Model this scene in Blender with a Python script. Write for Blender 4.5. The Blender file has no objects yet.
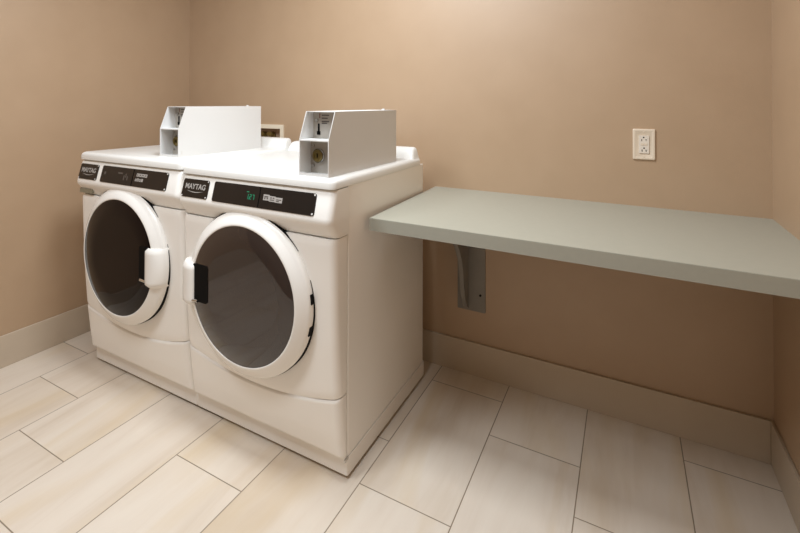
import bpy, bmesh, math
from mathutils import Vector, Matrix
S = bpy.context.scene
COL = S.collection

# ------------------------------------------------------------------ materials
def lin(h):
    h = h.lstrip('#'); o = []
    for i in (0, 2, 4):
        c = int(h[i:i+2], 16)/255
        o.append(c/12.92 if c <= .04045 else ((c+.055)/1.055)**2.4)
    return (*o, 1.0)

def mat(name, col, rough=.5, metal=0., spec=.5, emit=None, estr=0., coat=0.):
    m = bpy.data.materials.new(name); m.use_nodes = True
    b = m.node_tree.nodes['Principled BSDF']
    b.inputs['Base Color'].default_value = lin(col)
    b.inputs['Roughness'].default_value = rough
    b.inputs['Metallic'].default_value = metal
    b.inputs['Specular IOR Level'].default_value = spec
    b.inputs['Coat Weight'].default_value = coat
    if emit:
        b.inputs['Emission Color'].default_value = lin(emit)
        b.inputs['Emission Strength'].default_value = estr
    return m

def noisy(name, c1, c2, scale=40, rough=.5, bump=.0, bscale=300, stretch=(1, 1, 1), spec=.5, detail=3):
    """two close tones mixed by noise in object space, with a fine bump"""
    m = mat(name, c1, rough, spec=spec); nt = m.node_tree; b = nt.nodes['Principled BSDF']
    tc = nt.nodes.new('ShaderNodeTexCoord'); mp = nt.nodes.new('ShaderNodeMapping')
    mp.inputs['Scale'].default_value = stretch
    nt.links.new(tc.outputs['Object'], mp.inputs['Vector'])
    n = nt.nodes.new('ShaderNodeTexNoise'); n.inputs['Scale'].default_value = scale; n.inputs['Detail'].default_value = detail
    nt.links.new(mp.outputs['Vector'], n.inputs['Vector'])
    r = nt.nodes.new('ShaderNodeValToRGB')
    r.color_ramp.elements[0].position = .3; r.color_ramp.elements[0].color = lin(c1)
    r.color_ramp.elements[1].position = .7; r.color_ramp.elements[1].color = lin(c2)
    nt.links.new(n.outputs['Fac'], r.inputs['Fac']); nt.links.new(r.outputs['Color'], b.inputs['Base Color'])
    if bump:
        n2 = nt.nodes.new('ShaderNodeTexNoise'); n2.inputs['Scale'].default_value = bscale; n2.inputs['Detail'].default_value = 2
        nt.links.new(mp.outputs['Vector'], n2.inputs['Vector'])
        bp = nt.nodes.new('ShaderNodeBump'); bp.inputs['Strength'].default_value = bump; bp.inputs['Distance'].default_value = .002
        nt.links.new(n2.outputs['Fac'], bp.inputs['Height']); nt.links.new(bp.outputs['Normal'], b.inputs['Normal'])
    return m

M = {}
M['wall'] = noisy('wall_vinyl', '#b5987a', '#b99c7e', 6, .45, .25, 450, spec=.85)
M['ceiling'] = noisy('ceiling_paint', '#b4aea6', '#b8b2aa', 6, .9, .1, 300)
M['dim_wall'] = noisy('darkened_front_wall', '#7d6b59', '#816f5d', 6, .6, .0)  # unseen front wall, colour darkened to cut the bounce light
M['base'] = noisy('baseboard_tile', '#c2b19c', '#c7b6a1', 5, .45, .0)
M['enamel'] = noisy('white_enamel', '#f5f0e9', '#f7f2eb', 3, .3, .0)
M['enamel_top'] = noisy('white_porcelain_top', '#e8e6e1', '#eae8e3', 3, .28, .0)
M['console'] = noisy('white_plastic', '#f3efe9', '#f5f1eb', 3, .38, .0)
M['doorring'] = noisy('white_door_plastic', '#f0ece6', '#f2eee8', 3, .25, .0)
M['coin'] = noisy('white_powder_coat', '#dddbd8', '#dfddda', 4, .5, .05, 900)
M['black'] = noisy('black_panel', '#17110e', '#1a1411', 8, .35, .0)
M['gap'] = mat('black_rubber_and_gap_shade', '#0b0908', .7, spec=.12)  # rubber parts and openings, also the shade strip above the door
M['chrome'] = mat('chrome', '#c8c6c2', .18, 1.)
M['steel'] = noisy('brushed_steel', '#b0a9a0', '#bbb4ab', 30, .42, .0)
M['steel'].node_tree.nodes['Principled BSDF'].inputs['Metallic'].default_value = .3
M['brass'] = mat('brass', '#8a7a4c', .35, .8)
M['glass_l'] = mat('smoked_glass_dark', '#140c0b', .06, spec=.22)
M['glass_r'] = mat('smoked_glass_grey', '#342a26', .05, spec=.75)
M['counter'] = noisy('grey_laminate', '#a6a394', '#a8a596', 60, .42, .015, 900)
M['counter_edge'] = noisy('grey_laminate_edge', '#9e9c8f', '#a09e91', 60, .45)
M['bracket'] = noisy('grey_painted_steel', '#857f77', '#8b857c', 20, .45)
M['ivory'] = noisy('ivory_plastic', '#e3d2bc', '#e6d5bf', 5, .35)
M['ivory2'] = noisy('cream_plastic', '#ecdfc8', '#eee1ca', 5, .4)
M['ivory_dev'] = noisy('light_almond_plastic', '#e6dacb', '#e8dccd', 5, .35)
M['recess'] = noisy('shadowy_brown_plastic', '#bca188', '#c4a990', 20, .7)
M['green'] = mat('green_display', '#0c3a28', .4, emit='#1fae80', estr=.55)
M['print'] = mat('grey_print', '#a9a39d', .5)
M['print_dim'] = mat('dim_print', '#5a524c', .5)
M['print_dark'] = mat('dark_print', '#5c5651', .5)
M['silver'] = mat('silver_print', '#d8d5d0', .4)
M['tag'] = mat('olive_grey_label', '#8d8672', .5)
M['red'] = mat('red_print', '#7a3a2c', .5)
M['lamp'] = mat('lamp_diffuser', '#ffffff', .5)

def floor_mat():
    m = mat('stone_look_tile', '#d9cab8', .38, spec=.4); nt = m.node_tree; N = nt.nodes; L = nt.links
    b = N['Principled BSDF']
    def math_(op, a, c=None, d=None):
        n = N.new('ShaderNodeMath'); n.operation = op
        for i, v in enumerate((a, c, d)):
            if v is None: continue
            if isinstance(v, (int, float)): n.inputs[i].default_value = v
            else: L.new(v, n.inputs[i])
        return n.outputs[0]
    tc = N.new('ShaderNodeTexCoord'); sp = N.new('ShaderNodeSeparateXYZ'); L.new(tc.outputs['Object'], sp.inputs[0])
    X, Y = sp.outputs['X'], sp.outputs['Y']
    u = math_('DIVIDE', math_('SUBTRACT', X, .2364), .305)
    k = math_('FLOOR', u); fu = math_('FRACT', u)
    v = math_('DIVIDE', math_('ADD', math_('ADD', Y, .1274), math_('MULTIPLY', math_('SUBTRACT', k, 5), .2033)), .61)
    j = math_('FLOOR', v); fv = math_('FRACT', v)
    du = math_('MULTIPLY', math_('MINIMUM', fu, math_('SUBTRACT', 1, fu)), .305)
    dv = math_('MULTIPLY', math_('MINIMUM', fv, math_('SUBTRACT', 1, fv)), .61)
    d = math_('MINIMUM', du, dv)
    g = N.new('ShaderNodeMapRange'); g.inputs['From Min'].default_value = .0010; g.inputs['From Max'].default_value = .0022
    L.new(d, g.inputs['Value'])                                   # 0 in the joint, 1 on the tile
    cid = N.new('ShaderNodeCombineXYZ'); L.new(k, cid.inputs[0]); L.new(j, cid.inputs[1])
    wn = N.new('ShaderNodeTexWhiteNoise'); L.new(cid.outputs[0], wn.inputs['Vector'])
    # veins run along the tile
    off = N.new('ShaderNodeVectorMath'); off.operation = 'MULTIPLY_ADD'
    L.new(wn.outputs['Color'], off.inputs[0]); off.inputs[1].default_value = (7, 7, 7)
    mp = N.new('ShaderNodeMapping'); mp.inputs['Scale'].default_value = (7, 1.1, 1); mp.inputs['Rotation'].default_value = (0, 0, .10)
    L.new(tc.outputs['Object'], mp.inputs['Vector']); L.new(mp.outputs['Vector'], off.inputs[2])
    n1 = N.new('ShaderNodeTexNoise'); n1.inputs['Scale'].default_value = 1.0; n1.inputs['Detail'].default_value = 5; n1.inputs['Roughness'].default_value = .62; n1.inputs['Distortion'].default_value = .5
    L.new(off.outputs[0], n1.inputs['Vector'])
    r = N.new('ShaderNodeValToRGB'); e = r.color_ramp.elements
    e[0].position = .30; e[0].color = lin('#d5c4b0'); e[1].position = .72; e[1].color = lin('#e6dacb')
    x = e.new(.5); x.color = lin('#e0d2c2')
    L.new(n1.outputs['Fac'], r.inputs['Fac'])
    n2 = N.new('ShaderNodeTexNoise'); n2.inputs['Scale'].default_value = .55; n2.inputs['Detail'].default_value = 4; n2.inputs['Distortion'].default_value = 1.2
    L.new(off.outputs[0], n2.inputs['Vector'])
    vr = N.new('ShaderNodeMapRange'); vr.inputs['From Min'].default_value = .54; vr.inputs['From Max'].default_value = .72; vr.inputs['To Max'].default_value = .55
    L.new(n2.outputs['Fac'], vr.inputs['Value'])
    vm = N.new('ShaderNodeMix'); vm.data_type = 'RGBA'; vm.inputs['B'].default_value = lin('#d6bf9c')
    L.new(vr.outputs['Result'], vm.inputs['Factor']); L.new(r.outputs['Color'], vm.inputs['A'])
    tone = N.new('ShaderNodeMix'); tone.data_type = 'RGBA'; tone.blend_type = 'MULTIPLY'
    tone.inputs['Factor'].default_value = 1.
    tr = N.new('ShaderNodeValToRGB'); tr.color_ramp.elements[0].color = (.96, .95, .935, 1); tr.color_ramp.elements[1].color = (1, 1, 1, 1)
    L.new(wn.outputs['Value'], tr.inputs['Fac'])
    L.new(vm.outputs['Result'], tone.inputs['A']); L.new(tr.outputs['Color'], tone.inputs['B'])
    mx = N.new('ShaderNodeMix'); mx.data_type = 'RGBA'
    mx.inputs['A'].default_value = lin('#8d7d6b'); L.new(g.outputs['Result'], mx.inputs['Factor']); L.new(tone.outputs['Result'], mx.inputs['B'])
    L.new(mx.outputs['Result'], b.inputs['Base Color'])
    bp = N.new('ShaderNodeBump'); bp.inputs['Strength'].default_value = .5; bp.inputs['Distance'].default_value = .001
    L.new(g.outputs['Result'], bp.inputs['Height']); L.new(bp.outputs['Normal'], b.inputs['Normal'])
    return m
M['floor'] = floor_mat()

# ------------------------------------------------------------------ mesh helpers
def finish(name, bm, m, parent=None, smooth=40, bevel=0., seg=2):
    """link a bmesh (world coordinates) as one mesh object; re-based on its parent"""
    bmesh.ops.recalc_face_normals(bm, faces=bm.faces)
    o_loc = Vector((0, 0, 0)); q = parent
    while q is not None: o_loc += q.location; q = q.parent
    bmesh.ops.translate(bm, verts=bm.verts, vec=-o_loc)
    me = bpy.data.meshes.new(name); bm.to_mesh(me); bm.free()
    if m: me.materials.append(m)
    for p in me.polygons: p.use_smooth = smooth > 0
    if smooth: me.set_sharp_from_angle(angle=math.radians(smooth))
    o = bpy.data.objects.new(name, me); COL.objects.link(o)
    if parent: o.parent = parent
    if bevel:
        b = o.modifiers.new('bevel', 'BEVEL'); b.width = bevel; b.segments = seg; b.limit_method = 'ANGLE'; b.angle_limit = math.radians(50)
        b.harden_normals = True
    return o

def box(bm, x0, x1, y0, y1, z0, z1):
    v = [bm.verts.new((x, y, z)) for z in (z0, z1) for y in (y0, y1) for x in (x0, x1)]
    for f in ((0, 2, 3, 1), (4, 5, 7, 6), (0, 1, 5, 4), (1, 3, 7, 5), (3, 2, 6, 7), (2, 0, 4, 6)):
        bm.faces.new([v[i] for i in f])
    return v

def boxes(*bs):
    bm = bmesh.new()
    for b in bs: box(bm, *b)
    return bm

def loft(bm, loops, cap0=True, cap1=True, close=True):
    R = [[bm.verts.new(p) for p in lp] for lp in loops]; n = len(R[0])
    for a, b in zip(R, R[1:]):
        for i in range(n if close else n-1):
            bm.faces.new((a[i], a[(i+1) % n], b[(i+1) % n], b[i]))
    if cap0: bm.faces.new(R[0][::-1])
    if cap1: bm.faces.new(R[-1])
    return R

def rrect(x0, x1, y0, y1, r, n=5):
    pts = []
    for cx, cy, a in ((x1-r, y1-r, 0), (x0+r, y1-r, 90), (x0+r, y0+r, 180), (x1-r, y0+r, 270)):
        for i in range(n+1):
            t = math.radians(a+90*i/n); pts.append((cx+r*math.cos(t), cy+r*math.sin(t)))
    return pts

def cyl(bm, c, axis, r, h, n=24, r2=None):
    """cylinder from centre c along axis for h"""
    a = Vector(axis).normalized(); t = a.orthogonal().normalized(); s = a.cross(t); c = Vector(c); r2 = r if r2 is None else r2
    f = lambda q, rr: [q+t*rr*math.cos(2*math.pi*i/n)+s*rr*math.sin(2*math.pi*i/n) for i in range(n)]
    loft(bm, [f(c, r), f(c+a*h, r2)])

def tag(o, label, cat, group=None):
    o['label'] = label; o['category'] = cat
    if group: o['group'] = group
    return o

def thing(name, loc, label, cat, group=None):
    o = bpy.data.objects.new(name, None); o.location = loc; o.empty_display_size = .1; COL.objects.link(o)
    return tag(o, label, cat, group)

def struct(name, bm, m, smooth=0, bevel=0.):
    o = finish(name, bm, m, None, smooth, bevel); o['kind'] = 'structure'; return o

def interp(prof, z):
    if z <= prof[0][0]: return prof[0][1]
    for (a, ya), (b, yb) in zip(prof, prof[1:]):
        if z <= b: return ya+(yb-ya)*(z-a)/(b-a)
    return prof[-1][1]

# ------------------------------------------------------------------ room
XL, XR, YB, YF, H = .0085, 2.9418, 0., -2.55, 2.44
HB = .1447
struct('floor', boxes((XL-.15, XR+.15, YF-.15, YB+.15, -.08, 0.)), M['floor'])
struct('ceiling', boxes((XL-.15, XR+.15, YF-.15, YB+.15, H, H+.1)), M['ceiling'])
struct('wall_left', boxes((XL-.12, XL, YF-.12, YB+.12, 0., H)), M['wall'])
struct('wall_right', boxes((XR, XR+.12, YF-.12, YB+.12, 0., H)), M['wall'])
struct('wall_front', boxes((XL, XR, YF-.12, YF, 0., H)), M['dim_wall'])
# back wall with the opening of the recessed utility box
UX0, UX1, UZ0, UZ1 = .585, .787, .93, 1.062
struct('wall_back', boxes((XL, UX0, YB, YB+.12, 0., H), (UX1, XR, YB, YB+.12, 0., H),
                          (UX0, UX1, YB, YB+.12, 0., UZ0), (UX0, UX1, YB, YB+.12, UZ1, H)), M['wall'])
BT = .010
struct('baseboard_back', boxes((XL+BT, XR-BT, YB-BT, YB, 0., HB)), M['base'], 40, .002)
struct('baseboard_left', boxes((XL, XL+BT, YF, YB, 0., HB)), M['base'], 40, .002)
struct('baseboard_right', boxes((XR-BT, XR, YF, YB, 0., HB)), M['base'], 40, .002)

# ------------------------------------------------------------------ laundry machines
BODY = [(.076, -.764), (.084, -.772), (.15, -.783), (.28, -.798), (.45, -.811), (.60, -.818), (.79, -.824)]
CONS = [(.789, -.810), (.792, -.816), (.803, -.821), (.818, -.829), (.830, -.839), (.838, -.8445), (.847, -.846), (.856, -.8445), (.930, -.8255), (.937, -.822), (.941, -.815)]
YS = -.752                                  # side seam between front and cabinet
YBK = -.135                                 # back of the cabinet
SL_O = Vector((0, -.835, .893)); SL_S = Vector((0, .019, .074)).normalized(); SL_X = Vector((1, 0, 0)); SL_N = SL_X.cross(SL_S)

def front_path(hw, yf, yb=YS, R=.024, n=7, m=28):
    """half-round cornered front outline, left to right, as (x, y)"""
    r = min(R, max(yb-yf-.001, .002)); P = [(-hw, yb)]
    for i in range(n+1):
        t = math.pi/2*i/n; P.append((-hw+r-r*math.cos(t), yf+r-r*math.sin(t)))
    for i in range(1, m): P.append((-hw+r+(2*hw-2*r)*i/m, yf))
    for i in range(n+1):
        t = math.pi/2*(1-i/n); P.append((hw-r+r*math.cos(t), yf+r-r*math.sin(t)))
    P.append((hw, yb)); return P

def lathe_y(bm, cx, cz, prof, n=96, cap=False):
    """rings about a Y axis through (cx, cz); prof is a list of (radius, y)"""
    L = [[(cx+r*math.cos(2*math.pi*i/n), y, cz+r*math.sin(2*math.pi*i/n)) for i in range(n)] for r, y in prof]
    return loft(bm, L, False, cap)

def coin_box(root, xr, yf, z0, mirror_note):
    W, D, HH, ZM, SB, T = .117, .472, .208, .1165, .036, .0025
    x0, x1 = xr-W, xr
    prof = [(yf, 0), (yf, ZM), (yf+SB, HH), (yf+D, HH), (yf+D, 0)]
    bm = bmesh.new()
    for a in (x0, x1-T):
        loft(bm, [[(a, y, z0+z) for y, z in prof], [(a+T, y, z0+z) for y, z in prof]])
    box(bm, x0+T, x1-T, yf+SB, yf+D, z0+HH-T, z0+HH)
    box(bm, x0+T, x1-T, yf+D-T, yf+D, z0, z0+HH-T)
    box(bm, x0+T, x1-T, yf, yf+D-T, z0, z0+T)
    box(bm, x0+T, x1-T, yf+.001, yf+.075, z0+ZM-.004, z0+ZM)          # shelf between the two bays
    box(bm, x0+T, x1-T, yf, yf+T, z0+T, z0+.010)                     # front lip
    c = finish('coin_box', bm, M['coin'], root, 30)
    def sub(n, b, m, sm=40, **k): return finish(n, b, m, c, sm, **k)
    xm = (x0+x1)/2; yu = yf+.072; yl = yf+.060
    sub('coin_plate', boxes((x0+T, x1-T, yu, yu+.004, z0+ZM, z0+HH-T)), M['steel'])
    b = bmesh.new()
    box(b, x0+.0225, x0+.0295, yu-.0015, yu, z0+ZM+.020, z0+ZM+.050)
    box(b, x0+.0185, x0+.0325, yu-.0015, yu, z0+ZM+.012, z0+ZM+.024)
    sub('coin_slot', b, M['gap'])
    b = bmesh.new(); cyl(b, (x0+.019, yu, z0+ZM+.060), (0, -1, 0), .006, .006, 16); sub('coin_knob', b, M['chrome'])
    b = bmesh.new()
    for i, (zz, w) in enumerate(((.076, .03), (.066, .024), (.055, .03), (.049, .022))):
        box(b, x0+.038, x0+.038+w, yu-.0008, yu, z0+ZM+zz, z0+ZM+zz+.004)
    sub('instruction_print', b, M['print_dark'])
    b = bmesh.new(); box(b, x0+.0285, x0+.0315, yu-.001, yu, z0+ZM+.068, z0+ZM+.084); sub('arrow_print', b, M['red'])
    sub('vault_plate', boxes((x0+T, x1-T, yl, yl+.004, z0+T, z0+ZM-.004)), M['steel'])
    b = bmesh.new(); lathe_y(b, x0+.036, z0+.060, [(.020, yl), (.020, yl-.010), (.017, yl-.013), (.012, yl-.013), (.011, yl-.009), (.002, yl-.009)], 32, True)
    lk = sub('lock', b, M['brass'])
    b = bmesh.new(); lathe_y(b, x0+.036, z0+.060, [(.0245, yl), (.0245, yl-.005), (.0222, yl-.008), (.0200, yl-.006)], 32); sub('lock_rim', b, M['chrome'])
    b = bmesh.new(); box(b, x0+.0335, x0+.0375, yl-.0105, yl-.0085, z0+.054, z0+.068); sub('keyhole', b, M['gap'])
    for zz in (.093, .026):
        b = bmesh.new(); cyl(b, (x0+.014, yl, z0+zz), (0, -1, 0), .005, .005, 14); sub('bolt', b, M['chrome'])
    b = bmesh.new(); cyl(b, (x1-.02, yf+.40, z0+HH), (0, 0, 1), .005, .006, 14); cyl(b, (x1-.035, yf+.415, z0+HH), (0, 0, 1), .003, .003, 10)
    sub('top_latch', b, M['coin'])
    b = bmesh.new(); box(b, x1, x1+.0012, yf+.012, yf+.019, z0+.012, z0+.026); sub('side_tab', b, M['silver'])
    return c

def text_bm(txt, size, mtx, extrude=.0004, offset=0., shear=0., spacing=1.):
    cu = bpy.data.curves.new('lettering', 'FONT'); cu.body = txt; cu.size = size; cu.extrude = extrude; cu.offset = offset
    cu.shear = shear; cu.space_character = spacing; cu.align_x = 'CENTER'; cu.align_y = 'CENTER'
    o = bpy.data.objects.new('lettering', cu); COL.objects.link(o)
    me = bpy.data.meshes.new_from_object(o.evaluated_get(bpy.context.evaluated_depsgraph_get()))
    bpy.data.objects.remove(o); bpy.data.curves.remove(cu)
    bm = bmesh.new(); bm.from_mesh(me); bpy.data.meshes.remove(me)
    bmesh.ops.transform(bm, matrix=mtx, verts=bm.verts); return bm

SEG = {'0': 'abcdef', '1': 'bc', '2': 'abged', '5': 'afgcd', '7': 'abc'}

def machine(cx, W, zs, hand, label, glass, coin_xr, coin_yf, kind, dz=0.):
    """hand=+1: handle on the right of the door, hinge on the left; -1 the reverse"""
    root = thing('washing_machine', (cx, -.45, 0), label, 'washing machine', 'laundry machines along the back wall')
    hw = W/2
    def P(n, bm, m, sm=40, bevel=0., par=root):
        for v in bm.verts: v.co.z *= zs
        return finish(n, bm, m, par, sm, bevel)
    # feet, base and cabinet
    for fx in (-hw+.06, hw-.06):
        for fy in (-.70, -.19):
            b = bmesh.new(); cyl(b, (cx+fx, fy, 0), (0, 0, 1), .02, .02, 20); P('foot', b, M['gap'])
    b = bmesh.new()
    loft(b, [[(x+cx, y, z) for x, y in rrect(-hw, hw, -.747, YBK+.01, .006)] for z in (.013, .072)])
    P('base', b, M['enamel'])
    b = bmesh.new()
    loft(b, [[(x+cx, y, z) for x, y in rrect(-hw+.001, hw-.001, -.745, YBK, .006)] for z in (.075, .9432)])
    P('cabinet', b, M['enamel'])
    if hand < 0:                                         # small clip at the foot of the side seam
        P('clip', boxes((cx+hw-.002, cx+hw+.003, -.765, -.745, .068, .076)), M['chrome'])
    # lower access panel and upper front panel, parted by a sagging curved seam
    seam = lambda x: .226+.056*(x/hw)**2
    def shell(zb, zt, n, ease):
        base = front_path(hw-.001, -.80); loops = []
        for k in range(n+1):
            t = k/n; lp = []
            for j, (xn, _) in enumerate(base):
                z = zb(xn)+(zt(xn)-zb(xn))*t
                yf = interp(BODY, z)+ease(t)
                x, y = front_path(hw-.001, yf)[j]; lp.append((cx+x, y, z))
            loops.append(lp)
        b = bmesh.new(); loft(b, loops); return b
    ez = lambda t: .004*max(0, 1-t/.03)+.004*max(0, 1-(1-t)/.03)
    P('lower_panel', shell(lambda x: .078, lambda x: seam(x)-.0015, 34, ez), M['enamel'], 50)
    P('front_panel', shell(lambda x: seam(x)+.0015, lambda x: .786, 36, ez), M['enamel'], 50)
    # console
    loops = []
    for z, y in CONS:
        loops.append([(cx+x, yy, z) for x, yy in front_path(hw, y, -.742, .022)])
    b = bmesh.new(); loft(b, loops); P('console', b, M['console'], 50)
    # lid with rounded edges, and its raised rear ledge
    LID = [(.0, .944), (.0, .962), (.003, .969), (.009, .974), (.016, .976)]
    b = bmesh.new()
    loft(b, [[(x+cx, y, z) for x, y in rrect(-hw+i, hw-i, -.830+i, YBK-.02-i*.2, .022-i*.5)] for i, z in LID])
    P('lid', b, M['enamel_top'], 60)
    b = bmesh.new()
    loft(b, [[(x+cx, y, z) for x, y in rrect(-hw+.006+i, hw-.006-i, -.235+i*2.2, -.160-i*.4, .012)] for i, z in ((0, .972), (.004, .985), (.008, 1.005), (.013, 1.016), (.020, 1.020))])
    P('rear_ledge', b, M['enamel_top'], 60)
    # console plates
    def plate_pts(x0, x1, s0, s1, r, h):
        return [SL_O+SL_X*(cx+x)+SL_S*s+SL_N*h for x, s in rrect(x0, x1, s0, s1, r, 4)]
    def plate(x0, x1, s0, s1, r, h0, h1):
        b = bmesh.new(); loft(b, [plate_pts(x0, x1, s0, s1, r, h0), plate_pts(x0, x1, s0, s1, r, h1)]); return b
    def rect_on(b, x0, x1, s0, s1, h0, h1):
        loft(b, [[SL_O+SL_X*(cx+x)+SL_S*s+SL_N*h for x, s in ((x0, s0), (x1, s0), (x1, s1), (x0, s1))] for h in (h0, h1)])
    bx = -hw+.020
    badge = P('badge', plate(bx, bx+.139, -.0335, .0335, .008, 0, .0022), M['black'])
    mt = Matrix(((1, 0, 0), (0, SL_S.y, SL_N.y), (0, SL_S.z, SL_N.z))).to_4x4()
    tr = lambda x, s, h: Matrix.Translation(SL_O+SL_X*(cx+x)+SL_S*s+SL_N*h) @ mt
    P('logo_lettering', text_bm('MAYTAG', .027, tr(bx+.069, .006, .0024), offset=.0006), M['print'], 0, par=badge)
    b = bmesh.new(); n = 16
    A = [(bx+.027+.088*i/n, -.0085-.004*math.sin(math.pi*i/n)) for i in range(n+1)]
    loft(b, [[SL_O+SL_X*(cx+x)+SL_S*s+SL_N*h for x, s in A+[(x, s-.0026*math.sin(math.pi*min(1, (i+.6)/(n*1.05)))) for i, (x, s) in list(enumerate(A))[::-1]]] for h in (.0022, .0028)])
    P('logo_underline', b, M['print'], 0, par=badge)
    px0, px1 = (bx+.168, bx+.608) if kind == 'L' else (bx+.165, bx+.620)
    pm = px0+.222
    panel = P('control_panel', plate(px0, px1, -.035, .035, .008, 0, .0022), M['black'])
    b = bmesh.new(); rect_on(b, pm-.0025, pm+.0015, -.0345, .0345, .0022, .0030)
    P('panel_divider', b, M['gap'], par=panel)
    for (sx, ss) in ((px1-.007, -.029), (px1-.006, .030)):
        b = bmesh.new(); o = SL_O+SL_X*(cx+sx)+SL_S*ss; cyl(b, o, SL_N, .0032, .0034, 12); P('screw', b, M['silver'], par=panel)
    for (sx, ss) in ((bx+.132, -.028), (bx+.133, .029), (bx+.005, -.029)):
        b = bmesh.new(); o = SL_O+SL_X*(cx+sx)+SL_S*ss; cyl(b, o, SL_N, .0026, .0034, 12); P('screw', b, M['silver'], par=badge)
    if kind == 'R':
        # lit green digits and a light grey label
        b = bmesh.new(); dw, dh, t = .0085, .017, .0022
        def digit(ch, ox, os):
            g = {'a': (0, dw, dh-t, dh), 'd': (0, dw, 0, t), 'g': (0, dw, dh/2-t/2, dh/2+t/2), 'f': (0, t, dh/2, dh), 'b': (dw-t, dw, dh/2, dh), 'e': (0, t, 0, dh/2), 'c': (dw-t, dw, 0, dh/2)}
            for s_ in SEG[ch]:
                a0, a1, s0, s1 = g[s_]; rect_on(b, ox+a0, ox+a1, os+s0, os+s1, .0022, .0027)
        ox = pm-.058
        for i, ch in enumerate('127'): digit(ch, ox+i*.0135, -.011)
        rect_on(b, ox+.0105, ox+.0127, -.011, -.0088, .0022, .0027)
        rect_on(b, ox-.002, ox+.009, .012, .0145, .0022, .0027)
        P('display_digits', b, M['green'], 0, par=panel)
        b = bmesh.new()
        rect_on(b, pm+.018, pm+.044, -.007, .012, .0022, .0027); rect_on(b, pm+.044, pm+.070, -.009, .009, .0022, .0027); rect_on(b, pm+.070, pm+.100, -.010, .007, .0022, .0027)
        lb = P('panel_label', b, M['print'], 0, par=panel)
        b = bmesh.new()
        for x0, x1, s0, s1 in ((.022, .039, .003, .007), (.0225, .028, -.003, .002), (.033, .039, -.003, .002), (.048, .066, -.005, -.002), (.048, .055, .001, .005), (.059, .066, .001, .005), (.075, .096, -.002, .001), (.075, .087, -.007, -.004)):
            rect_on(b, pm+x0, pm+x1, s0, s1, .0027, .0030)
        P('label_print', b, M['print_dark'], 0, par=panel)
    else:
        b = bmesh.new()
        for i in range(4): rect_on(b, pm+.022+i*.0175, pm+.036+i*.0175+.002, .006, .0185, .0022, .0027)
        for i in range(4): rect_on(b, pm+.018+i*.0135, pm+.0285+i*.0135, -.013, -.003+.002*(i % 2), .0022, .0027)
        P('panel_label', b, M['print'], 0, par=panel)
        b = bmesh.new()
        for i in range(4): rect_on(b, pm+.025+i*.0175, pm+.033+i*.0175, .010, .0145, .0027, .0030)
        for i in range(3): rect_on(b, pm+.021+i*.0135, pm+.026+i*.0135, -.0095, -.0065, .0027, .0030)
        P('label_print', b, M['print_dark'], 0, par=panel)
        for q in ((.020, .032, -.002, .010), (.118, .150, .008, .014), (.160, .166, -.016, .004), (.172, .177, -.004, .012), (.183, .189, -.014, .002)):
            b = bmesh.new(); rect_on(b, px0+q[0], px0+q[1], q[2], q[3], .0022, .0025); P('dim_print', b, M['print_dim'], 0, par=panel)
        b = bmesh.new(); box(b, cx-hw+.012, cx-hw+.105, -.832, -.822, .796, .815)
        P('rating_label', b, M['tag'], par=root)
    # door
    dz_ = .565 if hand > 0 else .557; yb = -.812; dx = cx-.010
    b = bmesh.new()
    lathe_y(b, dx, dz_, [(.279, yb+.02), (.281, yb-.016), (.2795, yb-.0225), (.2755, yb-.028), (.269, yb-.0315), (.2645, yb-.0345), (.262, yb-.0365), (.247, yb-.0445), (.2405, yb-.0475), (.2365, yb-.0485), (.2345, yb-.0475), (.2335, yb-.044), (.2335, yb-.02)])
    door = P('door', b, M['doorring'], 60)
    b = bmesh.new(); lathe_y(b, dx, dz_, [(.2835, yb+.006), (.2835, yb-.0075), (.275, yb-.0075)], 96); P('door_gasket', b, M['gap'], par=door)
    b = bmesh.new(); lp = []                             # dark strip standing in for shade in the arched gap above the door
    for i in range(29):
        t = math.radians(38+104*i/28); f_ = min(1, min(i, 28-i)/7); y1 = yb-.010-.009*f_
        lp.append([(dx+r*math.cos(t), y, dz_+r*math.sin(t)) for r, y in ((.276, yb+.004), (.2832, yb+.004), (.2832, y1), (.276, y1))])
    loft(b, lp); P('door_gap_shade', b, M['gap'], par=door)
    b = bmesh.new(); lathe_y(b, dx, dz_, [(.235, yb-.030), (.235, yb-.0465), (.2330, yb-.0478), (.16, yb-.0482), (.08, yb-.0484), (.01, yb-.0485)], 96, True)
    P('door_glass', b, glass, 60, par=door)
    # dark grip recess beside the handle
    h = hand
    yg = yb-.0490
    def xr_(a, c): return (dx+min(a*h, c*h), dx+max(a*h, c*h))
    g0, g1 = xr_(.154, .212 if h > 0 else .235)
    b = bmesh.new()
    loft(b, [[(x, y, z) for x, z in rrect(g0, g1, dz_-.062, dz_+.072, .012)] for y in (yg+.01, yg-.0012)])
    P('grip_recess', b, M['gap'], par=door)
    # handle: moulded grip following the ring
    sec = []
    zz0, zz1 = dz_-.080, dz_+.070
    prof = [(.203, -.030), (.199, -.040), (.200, -.055), (.205, -.0595), (.220, -.062), (.240, -.060), (.258, -.053), (.270, -.043), (.279, -.031), (.283, -.012)]
    ho = 0. if h > 0 else .024
    NZ = 14
    for k in range(NZ+1):
        t = k/NZ; z = zz0+(zz1-zz0)*t
        pinch = max(0, 1-min(t, 1-t)/.10); ins = .010*(1-math.sqrt(max(0, 1-pinch**2)))
        lp = []
        for j, (a, y) in enumerate(prof):
            aa = a
            aa = a+ho
            if j >= 6 and ho == 0:                                       # outer side follows the round rim
                Rr = a+.002; aa = math.sqrt(max(Rr*Rr-(z-dz_)**2, .01))
            elif j < 4: aa = a+ho+ins*.6
            lp.append((dx+h*aa, yb+y+ins, z))
        sec.append(lp)
    b = bmesh.new(); loft(b, sec); P('handle', b, M['doorring'], 45, par=door)
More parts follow.
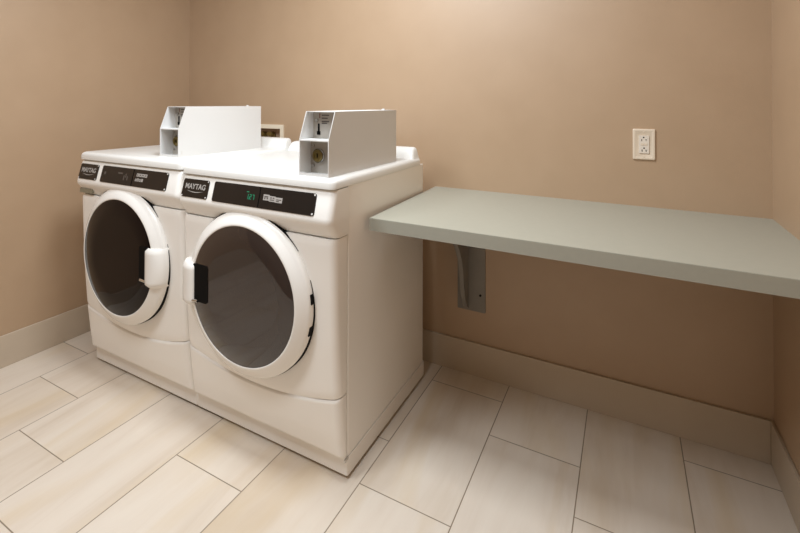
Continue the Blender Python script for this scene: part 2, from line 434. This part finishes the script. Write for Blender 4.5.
    # catch at the foot of the recess
    b = bmesh.new(); cyl(b, (dx+h*(.206+ho), yg-.004, dz_-.060), (-h, -.1, .12), .0055, .034, 14); P('latch_pin', b, M['chrome'], par=door)
    # hinge marks on the other rim
    for zq in (.035, -.068):
        b = bmesh.new()
        a = math.asin(zq/.284)
        lp = []
        for r, y in ((.2835, yb-.007), (.2835, yb-.021), (.278, yb-.021), (.278, yb-.007)):
            lp.append((r, y))
        loft(b, [[(dx-h*r*math.cos(a+q), y, dz_+r*math.sin(a+q)) for r, y in lp] for q in (-.055, 0, .055)])
        P('hinge_slot', b, M['gap'], par=door)
    c = coin_box(root, coin_xr, coin_yf, .976*zs, None)
    return root

machine(.669, .698, 1.008, +1, 'white front-loading laundry machine at left, nearest the left wall, with dark black-brown door glass', M['glass_l'], .905, -.757, 'L')
machine(1.370, .704, .997, -1, 'white front-loading laundry machine at right, beside the grey countertop, with lit green display', M['glass_r'], 1.690, -.812, 'R')

# ------------------------------------------------------------------ countertop
CX0, CX1, CY0, CZ0, CZ1 = 1.746, XR, -.652, .7785, .8205
ct = thing('countertop', ((CX0+CX1)/2, -.3, CZ0), 'long grey laminate folding counter between the right machine and the right wall', 'countertop')
b = bmesh.new(); loft(b, [[(x, y, z) for x, y in ((CX0, CY0+.0015), (CX1, CY0+.0015), (CX1, YB), (CX0-.020, YB))] for z in (CZ0, CZ1)])
finish('worktop', b, M['counter'], ct, 30)
finish('front_edge', boxes((CX0, CX1, CY0, CY0+.0015, CZ0, CZ1-.001)), M['counter_edge'], ct, 30)

# ------------------------------------------------------------------ bracket under the counter
GX = 1.884
br = thing('support_bracket', (GX, 0, .28), 'grey steel bracket on the back wall holding up the countertop near the right machine', 'bracket')
bm = bmesh.new(); loft(bm, [[(x, y, z) for x, z in rrect(1.835, 1.962, .283, CZ0-.001, .004, 3)] for y in (-.005, .001)])
finish('wall_plate', bm, M['bracket'], br, 30)
finish('top_plate', boxes((1.835, 1.962, -.42, -.005, CZ0-.006, CZ0)), M['bracket'], br, 30)
# curved gusset: profile (distance from wall, height)
G = [(.025, .305), (.040, .325), (.062, .37), (.074, .42), (.083, .48), (.100, .53), (.130, .58), (.18, .64), (.26, .70), (.36, .745), (.41, CZ0-.006)]
bm = bmesh.new(); poly = [(-d, z) for d, z in G]+[(-.005, CZ0-.006), (-.005, .292)]
loft(bm, [[(x, y, z) for y, z in poly] for x in (GX-.002, GX+.002)]); finish('gusset', bm, M['bracket'], br, 30)
bm = bmesh.new(); rows = []
for i, (d, z) in enumerate(G): rows.append([(GX-.014, -d-.003, z), (GX+.004, -d-.003, z), (GX+.004, -d, z+.001), (GX-.014, -d, z+.001)])
loft(bm, rows); finish('flange', bm, M['bracket'], br, 50)
for zz in (.358,):
    bm = bmesh.new(); cyl(bm, (1.940, -.005, zz), (0, -1, 0), .005, .003, 14); finish('screw', bm, M['gap'], br)

# ------------------------------------------------------------------ electrical outlet
ox, oz = 2.5672, 1.0555
ol = thing('electrical_outlet', (ox, 0, oz), 'cream electrical outlet with square cover plate on the back wall above the countertop', 'outlet')
bm = bmesh.new()
loft(bm, [[(ox+x, y, oz+z) for x, z in rrect(-.037+i, .037-i, -.058+i, .058-i, .004, 4)] for y, i in ((0, 0), (-.004, .0), (-.006, .0015), (-.0065, .003), (-.0065, .009), (-.0055, .0105))])
cp = finish('cover_plate', bm, M['ivory'], ol, 40)
bm = bmesh.new()
loft(bm, [[(ox+x, y, oz+z) for x, z in rrect(-.0168, .0168, -.0335, .0335, .002, 3)] for y in (-.003, -.0085)])
rc = finish('receptacle', bm, M['ivory_dev'], ol, 40)
for q in ((-.0076, -.0054, -.027, -.019), (.0054, .0076, -.027, -.019), (-.0085, -.0065, .013, .020), (.0045, .0095, .0165, .019)):
    bm = bmesh.new(); box(bm, ox+q[0], ox+q[1], -.0092, -.0085, oz+q[2], oz+q[3]); finish('slot', bm, M['gap'], rc, 40)
for qx, qz in ((0, -.0135), (-.001, .0265)):
    bm = bmesh.new(); cyl(bm, (ox+qx, -.0085, oz+qz), (0, -1, 0), .0026, .0007, 12); finish('slot', bm, M['gap'], rc, 40)
for qx in (-.006, .006):
    bm = boxes((ox+qx-.005, ox+qx+.005, -.0096, -.0085, oz-.003, oz+.004)); finish('test_button', bm, M['ivory'], rc, 40)
for sz in (-.0475, .0475):
    bm = bmesh.new(); cyl(bm, (ox, -.0055, oz+sz), (0, -1, 0), .003, .0014, 14); finish('screw', bm, M['ivory'], ol)

# ------------------------------------------------------------------ recessed utility box behind the left machine
ub = thing('utility_box', ((UX0+UX1)/2, 0, UZ0), 'cream framed recessed valve box in the back wall behind the left machine', 'utility box')
bm = bmesh.new()
def ring(x0, x1, z0, z1, y): return [(x0, y, z0), (x1, y, z0), (x1, y, z1), (x0, y, z1)]
ex = .022
loft(bm, [ring(UX0+.001, UX1-.001, UZ0+.001, UZ1-.001, .0), ring(UX0-ex, UX1+ex, UZ0-ex, UZ1+ex, 0.), ring(UX0-ex, UX1+ex, UZ0-ex, UZ1+ex, -.008), ring(UX0+.001, UX1-.001, UZ0+.001, UZ1-.001, -.008),
          ring(UX0+.001, UX1-.001, UZ0+.001, UZ1-.001, .0)], False, False)
finish('frame', bm, M['ivory2'], ub, 30)
bm = bmesh.new()
loft(bm, [ring(UX0+.001, UX1-.001, UZ0+.001, UZ1-.001, 0.), ring(UX0+.006, UX1-.006, UZ0+.006, UZ1-.006, .040)], False, True)
for f in bm.faces: f.normal_flip()
finish('recess', bm, M['recess'], ub, 30)
for vx in (UX1-.085, UX1-.150):
    bm = bmesh.new()
    cyl(bm, (vx, .03, UZ0+.01), (0, 0, 1), .010, .085, 18); cyl(bm, (vx, .03, UZ0+.080), (0, 0, 1), .016, .014, 6); cyl(bm, (vx, .03, UZ0+.098), (0, -1, 0), .014, .030, 16)
    vv = finish('valve', bm, M['brass'], ub, 40)
    bm = bmesh.new(); loft(bm, [[(vx+x, y, UZ0+.099+z) for x, z in rrect(-.020, .020, -.009, .009, .008, 4)] for y in (-.003, .003)]); finish('valve_handle', bm, M['brass'], vv, 40)

# ------------------------------------------------------------------ light
def area(name, loc, sx, sy, power, col, rot=(0, 0, 0), spread=180):
    l = bpy.data.lights.new(name, 'AREA'); l.shape = 'RECTANGLE'; l.size = sx; l.size_y = sy; l.energy = power; l.color = col
    l.spread = math.radians(spread)
    o = bpy.data.objects.new(name, l); o.location = loc; o.rotation_euler = rot; COL.objects.link(o); return o
LC = (.955, 1.04, 1.115)
area('ceiling_lamp', (1.66, -.95, H-.02), .45, .45, 28, LC)
area('ceiling_lamp', (1.80, -1.60, H-.02), .45, .45, 10, LC)
area('ceiling_lamp', (1.05, -2.0, H-.02), .45, .45, 20.5, LC)

w = bpy.data.worlds.new('world'); S.world = w; w.use_nodes = True
w.node_tree.nodes['Background'].inputs['Color'].default_value = (.004, .004, .004, 1)
w.node_tree.nodes['Background'].inputs['Strength'].default_value = 1.

# ------------------------------------------------------------------ camera
cd = bpy.data.cameras.new('camera'); cam = bpy.data.objects.new('camera', cd); COL.objects.link(cam); S.camera = cam
yaw, pitch, roll, f, px, py = .5004, .0104, .0026, 449.35, 380.6, 98.4
fw = Vector((-math.sin(yaw)*math.cos(pitch), math.cos(yaw)*math.cos(pitch), math.sin(pitch)))
rt = Vector((math.cos(yaw), math.sin(yaw), 0)); up = rt.cross(fw)
r2 = rt*math.cos(roll)+up*math.sin(roll); u2 = -rt*math.sin(roll)+up*math.cos(roll)
mw = Matrix((r2, u2, -fw)).transposed().to_4x4(); mw.translation = (2.5091, -1.9711, 1.2089)
cam.matrix_world = mw
cd.sensor_fit = 'HORIZONTAL'; cd.sensor_width = 36; cd.lens = f/800*36
cd.shift_x = (400-px)/800; cd.shift_y = -(266.5-py)/800
cd.clip_start = .05

S.view_settings.view_transform = 'Standard'; S.view_settings.look = 'None'
S.view_settings.exposure = 0.0; S.view_settings.gamma = 1.; S.view_settings.use_curve_mapping = False
